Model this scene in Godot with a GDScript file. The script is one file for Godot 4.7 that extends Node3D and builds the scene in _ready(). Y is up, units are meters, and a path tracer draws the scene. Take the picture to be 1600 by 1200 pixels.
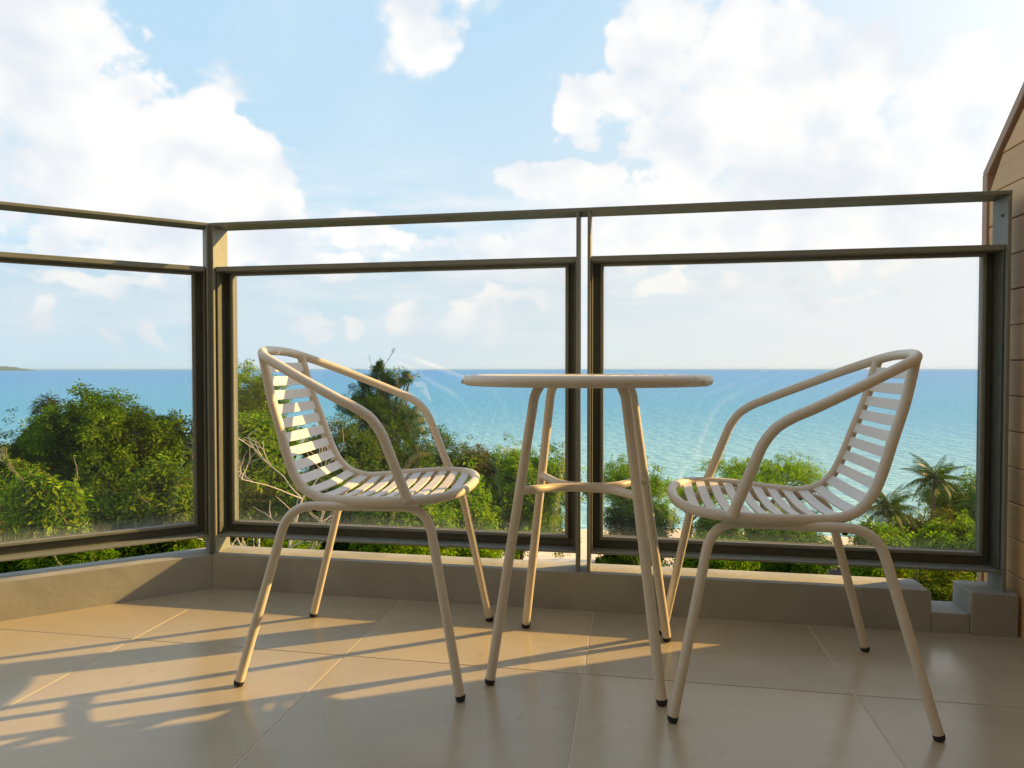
extends Node3D
# A balcony high above a tropical shore: two slatted steel chairs and a round table behind a glass railing.
# Axes: the balcony grid (a along the front railing, b out towards the sea, h up) is turned ten degrees from the world's axes.

const GRID := 10.0
var used := {}
var rng := RandomNumberGenerator.new()
var M := {}

# ---------------------------------------------------------------- mesh building
class MB:
	var v := PackedVector3Array()
	var n := PackedVector3Array()
	var t := PackedVector2Array()
	var c := PackedColorArray()
	var i := PackedInt32Array()
	var col := Color.WHITE
	func vert(p: Vector3, nn: Vector3, uv := Vector2.ZERO) -> int:
		v.append(p); n.append(nn); t.append(uv); c.append(col)
		return v.size() - 1
	func tri(a: int, b: int, d: int) -> void:
		i.append(a); i.append(b); i.append(d)
	func face(pts: Array, out: Vector3, uvs: Array = []) -> void:      # flat convex face that looks towards out
		var nn: Vector3 = (pts[1] - pts[0]).cross(pts[2] - pts[0])
		if nn.length() < 1e-12 and pts.size() > 3:
			nn = (pts[2] - pts[0]).cross(pts[3] - pts[0])
		nn = nn.normalized()
		var flip: bool = nn.dot(out) > 0
		if not flip: nn = -nn
		nn = nn if flip else nn
		var wn: Vector3 = nn if nn.dot(out) > 0 else -nn
		var ids := []
		for k in pts.size():
			ids.append(vert(pts[k], wn, uvs[k] if uvs.size() else Vector2(pts[k].x, pts[k].z)))
		for k in range(1, pts.size() - 1):
			if flip: tri(ids[0], ids[k + 1], ids[k])
			else: tri(ids[0], ids[k], ids[k + 1])
	func box(lo: Vector3, hi: Vector3, bev := 0.0, xf := Transform3D()) -> void:
		var m := (lo + hi) / 2
		var h := (hi - lo) / 2
		h = h.abs()
		bev = minf(bev, minf(h.x, minf(h.y, h.z)) * 0.9)
		var cx := {}
		for sx in [-1, 1]:
			for sy in [-1, 1]:
				for sz in [-1, 1]:
					cx[[sx, sy, sz, 0]] = xf * (m + Vector3(sx * h.x, sy * (h.y - bev), sz * (h.z - bev)))
					cx[[sx, sy, sz, 1]] = xf * (m + Vector3(sx * (h.x - bev), sy * h.y, sz * (h.z - bev)))
					cx[[sx, sy, sz, 2]] = xf * (m + Vector3(sx * (h.x - bev), sy * (h.y - bev), sz * h.z))
		var B := xf.basis
		for s in [-1, 1]:
			face([cx[[s, -1, -1, 0]], cx[[s, 1, -1, 0]], cx[[s, 1, 1, 0]], cx[[s, -1, 1, 0]]], B.x * s)
			face([cx[[-1, s, -1, 1]], cx[[1, s, -1, 1]], cx[[1, s, 1, 1]], cx[[-1, s, 1, 1]]], B.y * s)
			face([cx[[-1, -1, s, 2]], cx[[1, -1, s, 2]], cx[[1, 1, s, 2]], cx[[-1, 1, s, 2]]], B.z * s)
		if bev <= 0.0: return
		for p in [-1, 1]:
			for q in [-1, 1]:
				face([cx[[p, q, -1, 0]], cx[[p, q, -1, 1]], cx[[p, q, 1, 1]], cx[[p, q, 1, 0]]], B.x * p + B.y * q)
				face([cx[[p, -1, q, 0]], cx[[p, -1, q, 2]], cx[[p, 1, q, 2]], cx[[p, 1, q, 0]]], B.x * p + B.z * q)
				face([cx[[-1, p, q, 1]], cx[[-1, p, q, 2]], cx[[1, p, q, 2]], cx[[1, p, q, 1]]], B.y * p + B.z * q)
				for r in [-1, 1]:
					face([cx[[p, q, r, 0]], cx[[p, q, r, 1]], cx[[p, q, r, 2]]], B.x * p + B.y * q + B.z * r)
	func tube(pts: PackedVector3Array, radii: Variant, sides := 12, caps := true) -> void:
		var up := Vector3.UP
		var last := pts.size() - 1
		var t0 := (pts[1] - pts[0]).normalized()
		if absf(t0.dot(up)) > 0.9: up = Vector3.RIGHT
		var u := (up - t0 * up.dot(t0)).normalized()
		var start := v.size()
		for k in pts.size():
			var tg := (pts[mini(k + 1, last)] - pts[maxi(k - 1, 0)]).normalized()
			u = (u - tg * u.dot(tg)).normalized()
			var w := tg.cross(u)
			var r: float = radii[k] if radii is Array or radii is PackedFloat32Array else radii
			for s in sides:
				var an := TAU * s / sides
				var nn := u * cos(an) + w * sin(an)
				vert(pts[k] + nn * r, nn, Vector2(float(s) / sides, k))
		for k in last:
			for s in sides:
				var a := start + k * sides + s
				var b := start + k * sides + (s + 1) % sides
				tri(a, a + sides, b)
				tri(b, a + sides, b + sides)
		if caps:
			for e in [0, last]:
				var tg2: Vector3 = (pts[0] - pts[1]).normalized() if e == 0 else (pts[last] - pts[last - 1]).normalized()
				var ring := []
				for s in sides: ring.append(v[start + e * sides + s])
				face(ring, tg2)
	func mesh() -> ArrayMesh:
		var a := []
		a.resize(Mesh.ARRAY_MAX)
		a[Mesh.ARRAY_VERTEX] = v; a[Mesh.ARRAY_NORMAL] = n; a[Mesh.ARRAY_TEX_UV] = t; a[Mesh.ARRAY_COLOR] = c; a[Mesh.ARRAY_INDEX] = i
		var m := ArrayMesh.new()
		m.add_surface_from_arrays(Mesh.PRIMITIVE_TRIANGLES, a)
		return m

func numbered(parent: Node, called: String) -> String:
	var key := [parent.get_instance_id(), called]
	var k: int = used.get(key, 0)
	used[key] = k + 1
	return called if k == 0 else "%s_%03d" % [called, k]

func put(called: String, mesh: Mesh, mat: Material, parent: Node = self) -> MeshInstance3D:
	var o := MeshInstance3D.new()
	o.name = numbered(parent, called)
	o.mesh = mesh
	o.material_override = mat
	parent.add_child(o, true)
	return o

func tag(o: Node, label := "", category := "", group := "", kind := "") -> Node:
	if label: o.set_meta("label", label)
	if category: o.set_meta("category", category)
	if group: o.set_meta("group", group)
	if kind: o.set_meta("kind", kind)
	return o

func thing(called: String, label: String, category: String, at := Vector3.ZERO, turn := 0.0, group := "") -> Node3D:
	var o := Node3D.new()
	o.name = numbered(self, called)
	o.position = at
	o.rotation.y = turn
	add_child(o, true)
	tag(o, label, category, group)
	return o

func grid(a: float, b: float, h := 0.0) -> Vector3:                    # balcony grid to world
	var g := deg_to_rad(GRID)
	return Vector3(a * cos(g) + b * sin(g), h, a * sin(g) - b * cos(g))

func spline(ctrl: Array, per := 8) -> PackedVector3Array:              # centripetal-ish Catmull-Rom
	var out := PackedVector3Array()
	for k in ctrl.size() - 1:
		var p0: Vector3 = ctrl[maxi(k - 1, 0)]
		var p1: Vector3 = ctrl[k]
		var p2: Vector3 = ctrl[k + 1]
		var p3: Vector3 = ctrl[mini(k + 2, ctrl.size() - 1)]
		var d1 := sqrt(p1.distance_to(p2))
		var d0 := sqrt(p0.distance_to(p1))
		var d2 := sqrt(p2.distance_to(p3))
		if d0 < 1e-4: d0 = d1
		if d2 < 1e-4: d2 = d1
		var m1 := (p1 - p0) / d0 - (p2 - p0) / (d0 + d1) + (p2 - p1) / d1
		var m2 := (p2 - p1) / d1 - (p3 - p1) / (d1 + d2) + (p3 - p2) / d2
		m1 *= d1; m2 *= d1
		for s in per:
			var x := float(s) / per
			out.append((2 * x * x * x - 3 * x * x + 1) * p1 + (x * x * x - 2 * x * x + x) * m1 + (-2 * x * x * x + 3 * x * x) * p2 + (x * x * x - x * x) * m2)
	out.append(ctrl[-1])
	return out

func rounded(ctrl: Array, radius: float, per := 7) -> PackedVector3Array:   # polyline whose corners are rounded off
	var out := PackedVector3Array()
	out.append(ctrl[0])
	for k in range(1, ctrl.size() - 1):
		var p: Vector3 = ctrl[k]
		var a: Vector3 = ctrl[k - 1] - p
		var b: Vector3 = ctrl[k + 1] - p
		var r := minf(radius, minf(a.length(), b.length()) * 0.49)
		var q0 := p + a.normalized() * r
		var q2 := p + b.normalized() * r
		for s in per + 1:
			var x := float(s) / per
			out.append(q0.lerp(p, x).lerp(p.lerp(q2, x), x))
	out.append(ctrl[-1])
	return out

# ---------------------------------------------------------------- materials
func mat(c: Color, rough := 0.6, metal := 0.0) -> StandardMaterial3D:
	var m := StandardMaterial3D.new()
	m.albedo_color = c.linear_to_srgb()
	m.roughness = rough
	m.metallic = metal
	return m

func noise(seed_: int, freq: float, oct := 4, kind := FastNoiseLite.TYPE_SIMPLEX_SMOOTH) -> FastNoiseLite:
	var f := FastNoiseLite.new()
	f.seed = seed_
	f.noise_type = kind
	f.frequency = freq
	f.fractal_type = FastNoiseLite.FRACTAL_FBM
	f.fractal_octaves = oct
	return f

func tone(seed_: int, freq: float, lo: Color, hi: Color, oct := 5, size := 512) -> NoiseTexture2D:   # a seamless mottled texture between two base colours
	var t := NoiseTexture2D.new()
	t.width = size; t.height = size
	t.seamless = true
	t.noise = noise(seed_, freq, oct)
	var g := Gradient.new()
	g.set_color(0, lo.linear_to_srgb()); g.set_color(1, hi.linear_to_srgb())
	g.set_offset(0, 0.0); g.set_offset(1, 1.0)
	t.color_ramp = g
	return t

func bumps(seed_: int, freq: float, strength: float, size := 512, oct := 4) -> NoiseTexture2D:
	var t := NoiseTexture2D.new()
	t.width = size; t.height = size
	t.seamless = true
	t.as_normal_map = true
	t.bump_strength = strength
	t.noise = noise(seed_, freq, oct)
	return t

func worldly(m: StandardMaterial3D, scale: float, local := false) -> StandardMaterial3D:
	m.uv1_triplanar = true
	m.uv1_world_triplanar = not local
	m.uv1_scale = Vector3.ONE * scale
	return m

func make_materials() -> void:
	# powder-coated steel of the furniture
	var m := mat(Color(0.69, 0.63, 0.515), 0.40)
	m.albedo_texture = tone(3, 0.02, Color(0.93, 0.92, 0.9), Color(1, 1, 1))
	m.normal_enabled = true
	m.normal_texture = bumps(4, 0.25, 1.5)
	m.normal_scale = 0.12
	M.coat = worldly(m, 6.0, true)
	m = mat(Color(0.74, 0.71, 0.67), 0.45)
	m.albedo_texture = M.coat.albedo_texture
	M.slat = worldly(m, 5.0, true)
	M.rubber = mat(Color(0.015, 0.014, 0.013), 0.7)
	# painted steel of the railing: olive grey, a little uneven and chipped
	m = mat(Color(1, 1, 1), 0.5)
	m.albedo_texture = tone(8, 0.02, Color(0.170, 0.188, 0.160), Color(0.210, 0.228, 0.195), 6)
	m.normal_enabled = true
	m.normal_texture = bumps(9, 0.05, 3.0)
	m.normal_scale = 0.12
	M.steel = worldly(m, 2.3)
	m = mat(Color(1, 1, 1), 0.55)
	m.albedo_texture = tone(18, 0.02, Color(0.078, 0.088, 0.072), Color(0.108, 0.118, 0.097), 6)
	m.normal_enabled = true
	m.normal_texture = M.steel.normal_texture
	m.normal_scale = 0.12
	M.dark_steel = worldly(m, 2.3)
	m = mat(Color(0.30, 0.26, 0.20), 0.8)
	M.putty = m
	# panes
	m = mat(Color(0.42, 0.72, 0.78), 0.03)
	m.albedo_color.a = 0.005
	m.transparency = BaseMaterial3D.TRANSPARENCY_ALPHA
	M.glass = m
	M.grime = grime_material()
	# painted concrete of the kerb
	m = mat(Color(1, 1, 1), 0.75)
	m.albedo_texture = tone(21, 0.006, Color(0.27, 0.275, 0.25), Color(0.395, 0.398, 0.36), 6)
	m.normal_enabled = true
	m.normal_texture = bumps(22, 0.03, 4.0)
	m.normal_scale = 0.16
	M.kerb = worldly(m, 1.1)
	# floor tiles
	M.tiles = []
	var face_look := tile_texture()
	for k in 4:
		m = mat(Color(1, 1, 1).lerp(Color(0.90, 0.90, 0.91), k / 3.0), 0.215 + 0.012 * k)
		m.albedo_texture = face_look
		m.uv1_offset = Vector3(0.55, 0.5, 0.5)
		M.tiles.append(worldly(m, 0.22))
	M.grout = mat(Color(0.56, 0.49, 0.37), 0.5)
	# cladding planks of the side wall
	M.planks = []
	for k in 3:
		m = mat(Color(1, 1, 1), 0.5)
		m.albedo_texture = wood_texture(k)
		m.uv1_scale = Vector3(0.5, 2.0, 1)
		M.planks.append(m)
	M.trim = mat(Color(0.42, 0.285, 0.195), 0.5)
	M.plaster = worldly(mat(Color(0.22, 0.20, 0.175), 0.9), 1.0)
		# plants
	for spec in [["leaf", 0.5], ["frond", 0.4]]:
		m = mat(Color(1, 1, 1), spec[1])
		m.vertex_color_use_as_albedo = true
		m.metallic_specular = 0.2
		m.backlight_enabled = true
		m.backlight = Color(0.85, 1.0, 0.3)
		M[spec[0]] = m
	m = mat(Color(1, 1, 1), 0.9)
	m.albedo_texture = tone(41, 0.02, Color(0.10, 0.075, 0.05), Color(0.22, 0.17, 0.12), 5, 256)
	M.bark = worldly(m, 1.7)
	m = mat(Color(1, 1, 1), 0.85)
	m.albedo_texture = tone(43, 0.02, Color(0.36, 0.31, 0.25), Color(0.54, 0.49, 0.41), 5, 256)
	M.dead_wood = worldly(m, 2.1)
	m = mat(Color(1, 1, 1), 1.0)
	m.vertex_color_use_as_albedo = true
	M.ground = m
	m = mat(Color(1, 1, 1), 0.9)
	m.albedo_texture = tone(47, 0.03, Color(0.045, 0.03, 0.025), Color(0.10, 0.07, 0.055), 5, 256)
	M.thatch = worldly(m, 1.3)

func tile_texture() -> ImageTexture:
	# glazed porcelain: soft clouding, faint drag lines, a few scuffs and drips
	var n := 1024
	var im := Image.create(n, n, false, Image.FORMAT_RGB8)
	var soft := noise(31, 0.006, 3)
	var mid := noise(35, 0.03, 4)
	var drag := noise(36, 0.02, 3)
	var dots := noise(37, 0.11, 2)
	for y in n:
		for x in n:
			var v := 0.5 + 0.45 * soft.get_noise_2d(x, y) + 0.22 * mid.get_noise_2d(x, y) + 0.12 * drag.get_noise_2d(x * 0.5 + y * 0.1, y * 4.0)
			var c := Color(0.40, 0.342, 0.232).lerp(Color(0.495, 0.428, 0.298), clampf(v, 0, 1))
			var scuff := smoothstep(0.52, 0.7, dots.get_noise_2d(x, y)) * smoothstep(0.0, 0.3, mid.get_noise_2d(x * 0.3 + 500, y * 0.3))
			c = c.lerp(Color(0.22, 0.19, 0.14), 0.28 * scuff)
			im.set_pixel(x, y, c.linear_to_srgb())
	return ImageTexture.create_from_image(im)

func wood_texture(k: int) -> ImageTexture:
	var w := 512
	var hh := 128
	var im := Image.create(w, hh, false, Image.FORMAT_RGB8)
	var f := noise(60 + k, 0.02, 4)
	var fine := noise(70 + k, 0.12, 3)
	for y in hh:
		for x in w:
			var g := f.get_noise_2d(x * 0.25, y * 2.2 + 400 * k) * 0.5 + fine.get_noise_2d(x * 0.12, y * 4.0) * 0.35
			var c := Color(0.62, 0.36, 0.14).lerp(Color(0.75, 0.48, 0.22), clampf(0.5 + g, 0, 1))
			c = c * (0.95 + 0.07 * k)
			c.a = 1
			im.set_pixel(x, y, c.linear_to_srgb())
	return ImageTexture.create_from_image(im)

func grime_material() -> StandardMaterial3D:
	# dried wipe marks, dust and the salty streaks along the bottom edge of a pane, as a film with an alpha of its own
	var w := 1024
	var h := 768
	var im := Image.create(w, h, false, Image.FORMAT_RGBA8)
	var cloud := noise(81, 0.006, 4)
	var fine := noise(82, 0.5, 2)
	var streak := noise(83, 0.09, 3)
	for y in h:
		for x in w:
			var fx := float(x) / w
			var fy := float(y) / h
			var a := 0.0015 + 0.005 * maxf(0.0, cloud.get_noise_2d(x, y))
			var low := clampf((fy - 0.955 + 0.016 * streak.get_noise_2d(x, y * 0.04)) / 0.045, 0, 1)
			a += 0.32 * low * (0.7 + 0.35 * streak.get_noise_2d(x * 1.7, y * 0.12))
			var side := clampf((0.012 - minf(fx, 1 - fx)) / 0.012, 0, 1)
			a += 0.10 * side
			# arcs left by a wiping cloth
			for q in [[0.30, 0.98, 0.42, 0.25, 1.2], [0.36, 0.86, 0.30, 0.3, 1.45], [0.62, 1.02, 0.40, 1.7, 2.6], [0.12, 0.95, 0.30, 0.5, 1.4]]:
				var dx: float = (fx - q[0]) * 1.33
				var dy: float = q[1] - fy
				var r := sqrt(dx * dx + dy * dy)
				var an := atan2(dy, dx)
				if an > q[3] and an < q[4]:
					var e: float = absf(r - q[2]) / 0.007
					var ends: float = minf(an - q[3], q[4] - an) / 0.25
					if e < 1.0: a += 0.09 * (1 - e) * clampf(ends, 0, 1) * (0.7 + 0.6 * fine.get_noise_2d(x * 0.2, y * 0.2))
			im.set_pixel(x, y, Color(0.86, 0.93, 0.94, clampf(a, 0, 0.6)))
	var m := StandardMaterial3D.new()
	m.albedo_texture = ImageTexture.create_from_image(im)
	m.transparency = BaseMaterial3D.TRANSPARENCY_ALPHA
	m.roughness = 0.9
	m.texture_repeat = false
	return m

# ---------------------------------------------------------------- sky
# clouds by direction: degrees right of the view, degrees up, half width, half height, strength
const CUMULI := [
	[-39.0, 24.0, 7.5, 6.0, 1.0], [-35.0, 20.5, 6.5, 5.5, 1.0], [-31.5, 16.5, 6.0, 5.2, 1.0], [-24.0, 18.2, 3.0, 3.6, 1.0], [-22.0, 15.6, 4.0, 4.2, 1.0], [-19.6, 13.6, 2.6, 3.2, 0.95], [-26.5, 13.5, 8.5, 4.4, 1.0],
	[-38.0, 13.0, 6.0, 3.0, 0.5], [-26.0, 9.4, 9.5, 1.7, 0.75], [-36.0, 27.5, 7.0, 2.0, 0.6], [-7.4, 26.3, 3.4, 2.8, 0.72], [-4.6, 28.6, 3.4, 1.6, 0.55],
	[12.5, 25.5, 4.6, 4.2, 0.9], [19.0, 24.0, 4.6, 5.0, 1.0], [20.5, 18.5, 5.4, 5.2, 1.0], [15.0, 18.5, 5.4, 3.6, 0.85], [6.4, 21.0, 4.4, 2.2, 0.85], [5.0, 14.8, 6.0, 2.4, 0.85],
	[26.6, 20.6, 2.6, 3.4, 0.95], [32.2, 19.0, 3.4, 3.2, 0.8], [25.0, 14.4, 9.0, 3.2, 0.9], [12.0, 12.6, 11.0, 2.6, 0.8], [34.5, 13.6, 6.0, 4.2, 0.8], [37.0, 18.0, 4.0, 3.0, 0.7],
	[-13.0, 11.2, 6.0, 0.8, 0.4], [6.0, 10.0, 13.0, 1.7, 0.75], [27.0, 10.0, 12.0, 1.9, 0.8], [-16.0, 8.6, 7.0, 1.0, 0.55],
	[-3.6, 4.7, 2.3, 1.5, 0.8], [-8.4, 4.0, 1.5, 1.4, 0.8], [-13.0, 3.4, 1.6, 1.2, 0.72], [-16.6, 3.0, 1.6, 0.9, 0.6], [-26.9, 3.1, 0.8, 1.2, 0.95],
	[-30.5, 2.6, 1.2, 0.6, 0.75], [-34.5, 4.0, 1.0, 0.9, 0.7], [-1.0, 6.2, 5.0, 0.5, 0.5], [24.0, 5.4, 5.0, 0.6, 0.45], [16.0, 7.0, 8.0, 0.7, 0.5], [-31.0, 6.2, 6.0, 0.6, 0.45]]
var cloud_big: FastNoiseLite
var cloud_fine: FastNoiseLite
var cloud_far: FastNoiseLite
var cloud_soft: FastNoiseLite

func sky_dir(az: float, el: float) -> Vector3:
	var ca := cos(deg_to_rad(el))
	return Vector3(sin(deg_to_rad(az)) * ca, sin(deg_to_rad(el)) * 1.25, -cos(deg_to_rad(az)) * ca) * 100.0

func cloud_density(az: float, el: float, d: Vector3, fine: float) -> float:
	var w := Vector2(cloud_big.get_noise_3dv(d * 3.0), cloud_big.get_noise_3dv(d * 3.0 + Vector3(90, 40, 10)))
	var base := -0.55
	var ax := az + w.x * 2.0
	var ex := el + w.y * 1.5
	for q in CUMULI:
		var x: float = (ax - q[0]) / q[2]
		if absf(x) > 1.6: continue
		var y: float = (ex - q[1]) / q[3]
		if y < 0: y *= 0.75
		var r := x * x + y * y
		if r < 2.4: base = maxf(base, q[4] * (1.0 - 0.80 * r))
	var off := clampf((absf(az) - 38.0) / 14.0, 0, 1)                  # beyond the frame: the same kind of scattered cumulus
	off = maxf(off, clampf((el - 30.0) / 12.0, 0, 1))
	if off > 0:
		var other := cloud_far.get_noise_3dv(d) * 1.7 + 0.22 - clampf((el - 45.0) / 60.0, 0, 0.5)
		base = lerpf(base, other, off)
	return base + fine * 0.85

func sky_color(az: float, el: float) -> Color:
	var up := clampf(el / 30.0, 0, 1)
	var right := clampf((az + 38.0) / 80.0, 0, 1)                      # the sun stands 72 degrees to the right
	var sun_off := absf(az - 72.0)
	sun_off = minf(sun_off, 360.0 - sun_off)
	var near := clampf(1.0 - Vector2(sun_off, (el - 22.0) * 1.1).length() / 85.0, 0, 1)
	if absf(az) > 90: right = near
	var blue := Color(0.47, 0.695, 0.885)
	blue = blue.lerp(Color(0.24, 0.46, 0.78), clampf((el - 30.0) / 50.0, 0, 1))
	var low := Color(0.62, 0.79, 0.885).lerp(Color(0.84, 0.88, 0.85), smoothstep(0.1, 0.75, right))
	var c := low.lerp(blue, pow(up, 0.8))
	c = c.lerp(Color(0.93, 0.95, 0.97), 0.95 * smoothstep(0.12, 0.75, near))
	var dir := sky_dir(az, el)
	var fine := cloud_fine.get_noise_3dv(dir)
	var wide := cloud_big.get_noise_3dv(dir * 1.3 + Vector3(0, 300, 0))
	# thin high veil and haze bands between the cumulus
	var band := exp(-pow((el - 10.5) / 4.5, 2)) * 0.75 + 0.25 * exp(-pow((el - 4.0) / 3.0, 2))
	var streaks := cloud_fine.get_noise_3d(dir.x * 0.5, dir.y * 2.2 + 70.0, dir.z * 0.5)
	var veil := clampf(band * (0.62 + 1.3 * streaks + 0.5 * wide) + 0.16 * maxf(0.0, wide), 0, 0.85)
	c = c.lerp(Color(0.86, 0.89, 0.93).lerp(Color(0.95, 0.94, 0.92), right), veil)
	var d := cloud_density(az, el, dir, fine)
	var soft := clampf(0.45 + 1.6 * wide, 0, 1) * 0.75 + 0.25 * exp(-el / 6.0)
	var cover := smoothstep(-0.08 * soft, lerpf(0.30, 0.85, soft), d)
	var here := cloud_soft.get_noise_3dv(dir)
	var toward := cloud_soft.get_noise_3dv(sky_dir(az + 2.2, el + 2.4))
	var lit := clampf(0.66 + 0.8 * (here - toward) - 0.6 * wide - 0.22 * smoothstep(0.9, 0.2, d), 0, 1)
	var cl := Color(0.72, 0.775, 0.85).lerp(Color(1.0, 0.985, 0.955), lit)
	cl = cl.lerp(Color(0.98, 0.97, 0.95), 0.12 + 0.35 * near)
	cl = cl.lerp(low, 0.72 * exp(-maxf(el, 0) / 3.4))                   # far clouds sink into the haze
	c = c.lerp(cl, cover * 0.97)
	var halo := smoothstep(45.0, 5.0, Vector2(sun_off, el - 22.0).length())   # the bright air round the sun
	return c * 0.62 * (1.0 + 0.6 * halo)

func make_sky() -> Sky:
	cloud_big = noise(5, 0.03, 3)
	cloud_fine = noise(11, 0.13, 6)
	cloud_fine.fractal_gain = 0.55
	cloud_far = noise(17, 0.02, 3)
	cloud_soft = noise(23, 0.075, 3)
	var w := 4096
	var h := 2048
	var im := Image.create(w, h, false, Image.FORMAT_RGB8)
	# a coarse picture of the whole upper half, enlarged; then the fine picture of the part around the view
	var cw := 512
	var coarse := Image.create(cw, 129, false, Image.FORMAT_RGB8)
	for y in 129:
		var el := maxf(0.0, 90.0 - (y + 0.5) * 180.0 / 256.0)
		for x in cw:
			coarse.set_pixel(x, y, sky_color(wrapf((x + 0.5) * 360.0 / cw, -180.0, 180.0), el).linear_to_srgb())
	coarse.resize(w, 1032, Image.INTERPOLATE_BILINEAR)
	im.blit_rect(coarse, Rect2i(0, 0, w, 1032), Vector2i.ZERO)
	im.fill_rect(Rect2i(0, 1024, w, 1024), Color(0.12, 0.2, 0.22).linear_to_srgb())
	for y in range(1024 - 410, 1024):
		var el := 90.0 - (y + 0.5) * 180.0 / h
		for x in range(-490, 490):
			im.set_pixel(posmod(x, w), y, sky_color((x + 0.5) * 360.0 / w, el).linear_to_srgb())
	var p := PanoramaSkyMaterial.new()
	p.panorama = ImageTexture.create_from_image(im)
	var s := Sky.new()
	s.sky_material = p
	return s

# ---------------------------------------------------------------- furniture
func foot(parent: Node, at: Vector3, dir: Vector3, r: float) -> void:
	var b := MB.new()
	b.tube(PackedVector3Array([at - dir * 0.006, at + dir * 0.0005, at + dir * 0.005]), [r * 0.9, r * 1.04, r * 1.04], 14)
	put("foot_cap", b.mesh(), M.rubber, parent)

func slat_mesh(p0: Vector3, p1: Vector3, along: Vector3, sag: Vector3, wide: float, thick: float) -> ArrayMesh:
	var b := MB.new()
	var nn := sag.normalized()
	if nn == Vector3.ZERO: nn = (p1 - p0).cross(along).normalized()
	var segs := 8
	var ring := []
	for k in segs + 1:
		var x := float(k) / segs
		var c := p0.lerp(p1, x) + sag * (1.0 - pow(2 * x - 1, 2))
		var h := along * wide / 2
		var t := nn * thick / 2
		ring.append([c - h - t, c + h - t, c + h + t, c - h + t])
	for k in segs:
		for s in 4:
			var q: Array = ring[k]
			var r: Array = ring[k + 1]
			var mid: Vector3 = (q[0] + q[2]) / 2
			b.face([q[s], q[(s + 1) % 4], r[(s + 1) % 4], r[s]], (q[s] + q[(s + 1) % 4]) / 2 - mid)
	b.face(ring[0], p0 - p1)
	b.face(ring[segs], p1 - p0)
	return b.mesh()

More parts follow.
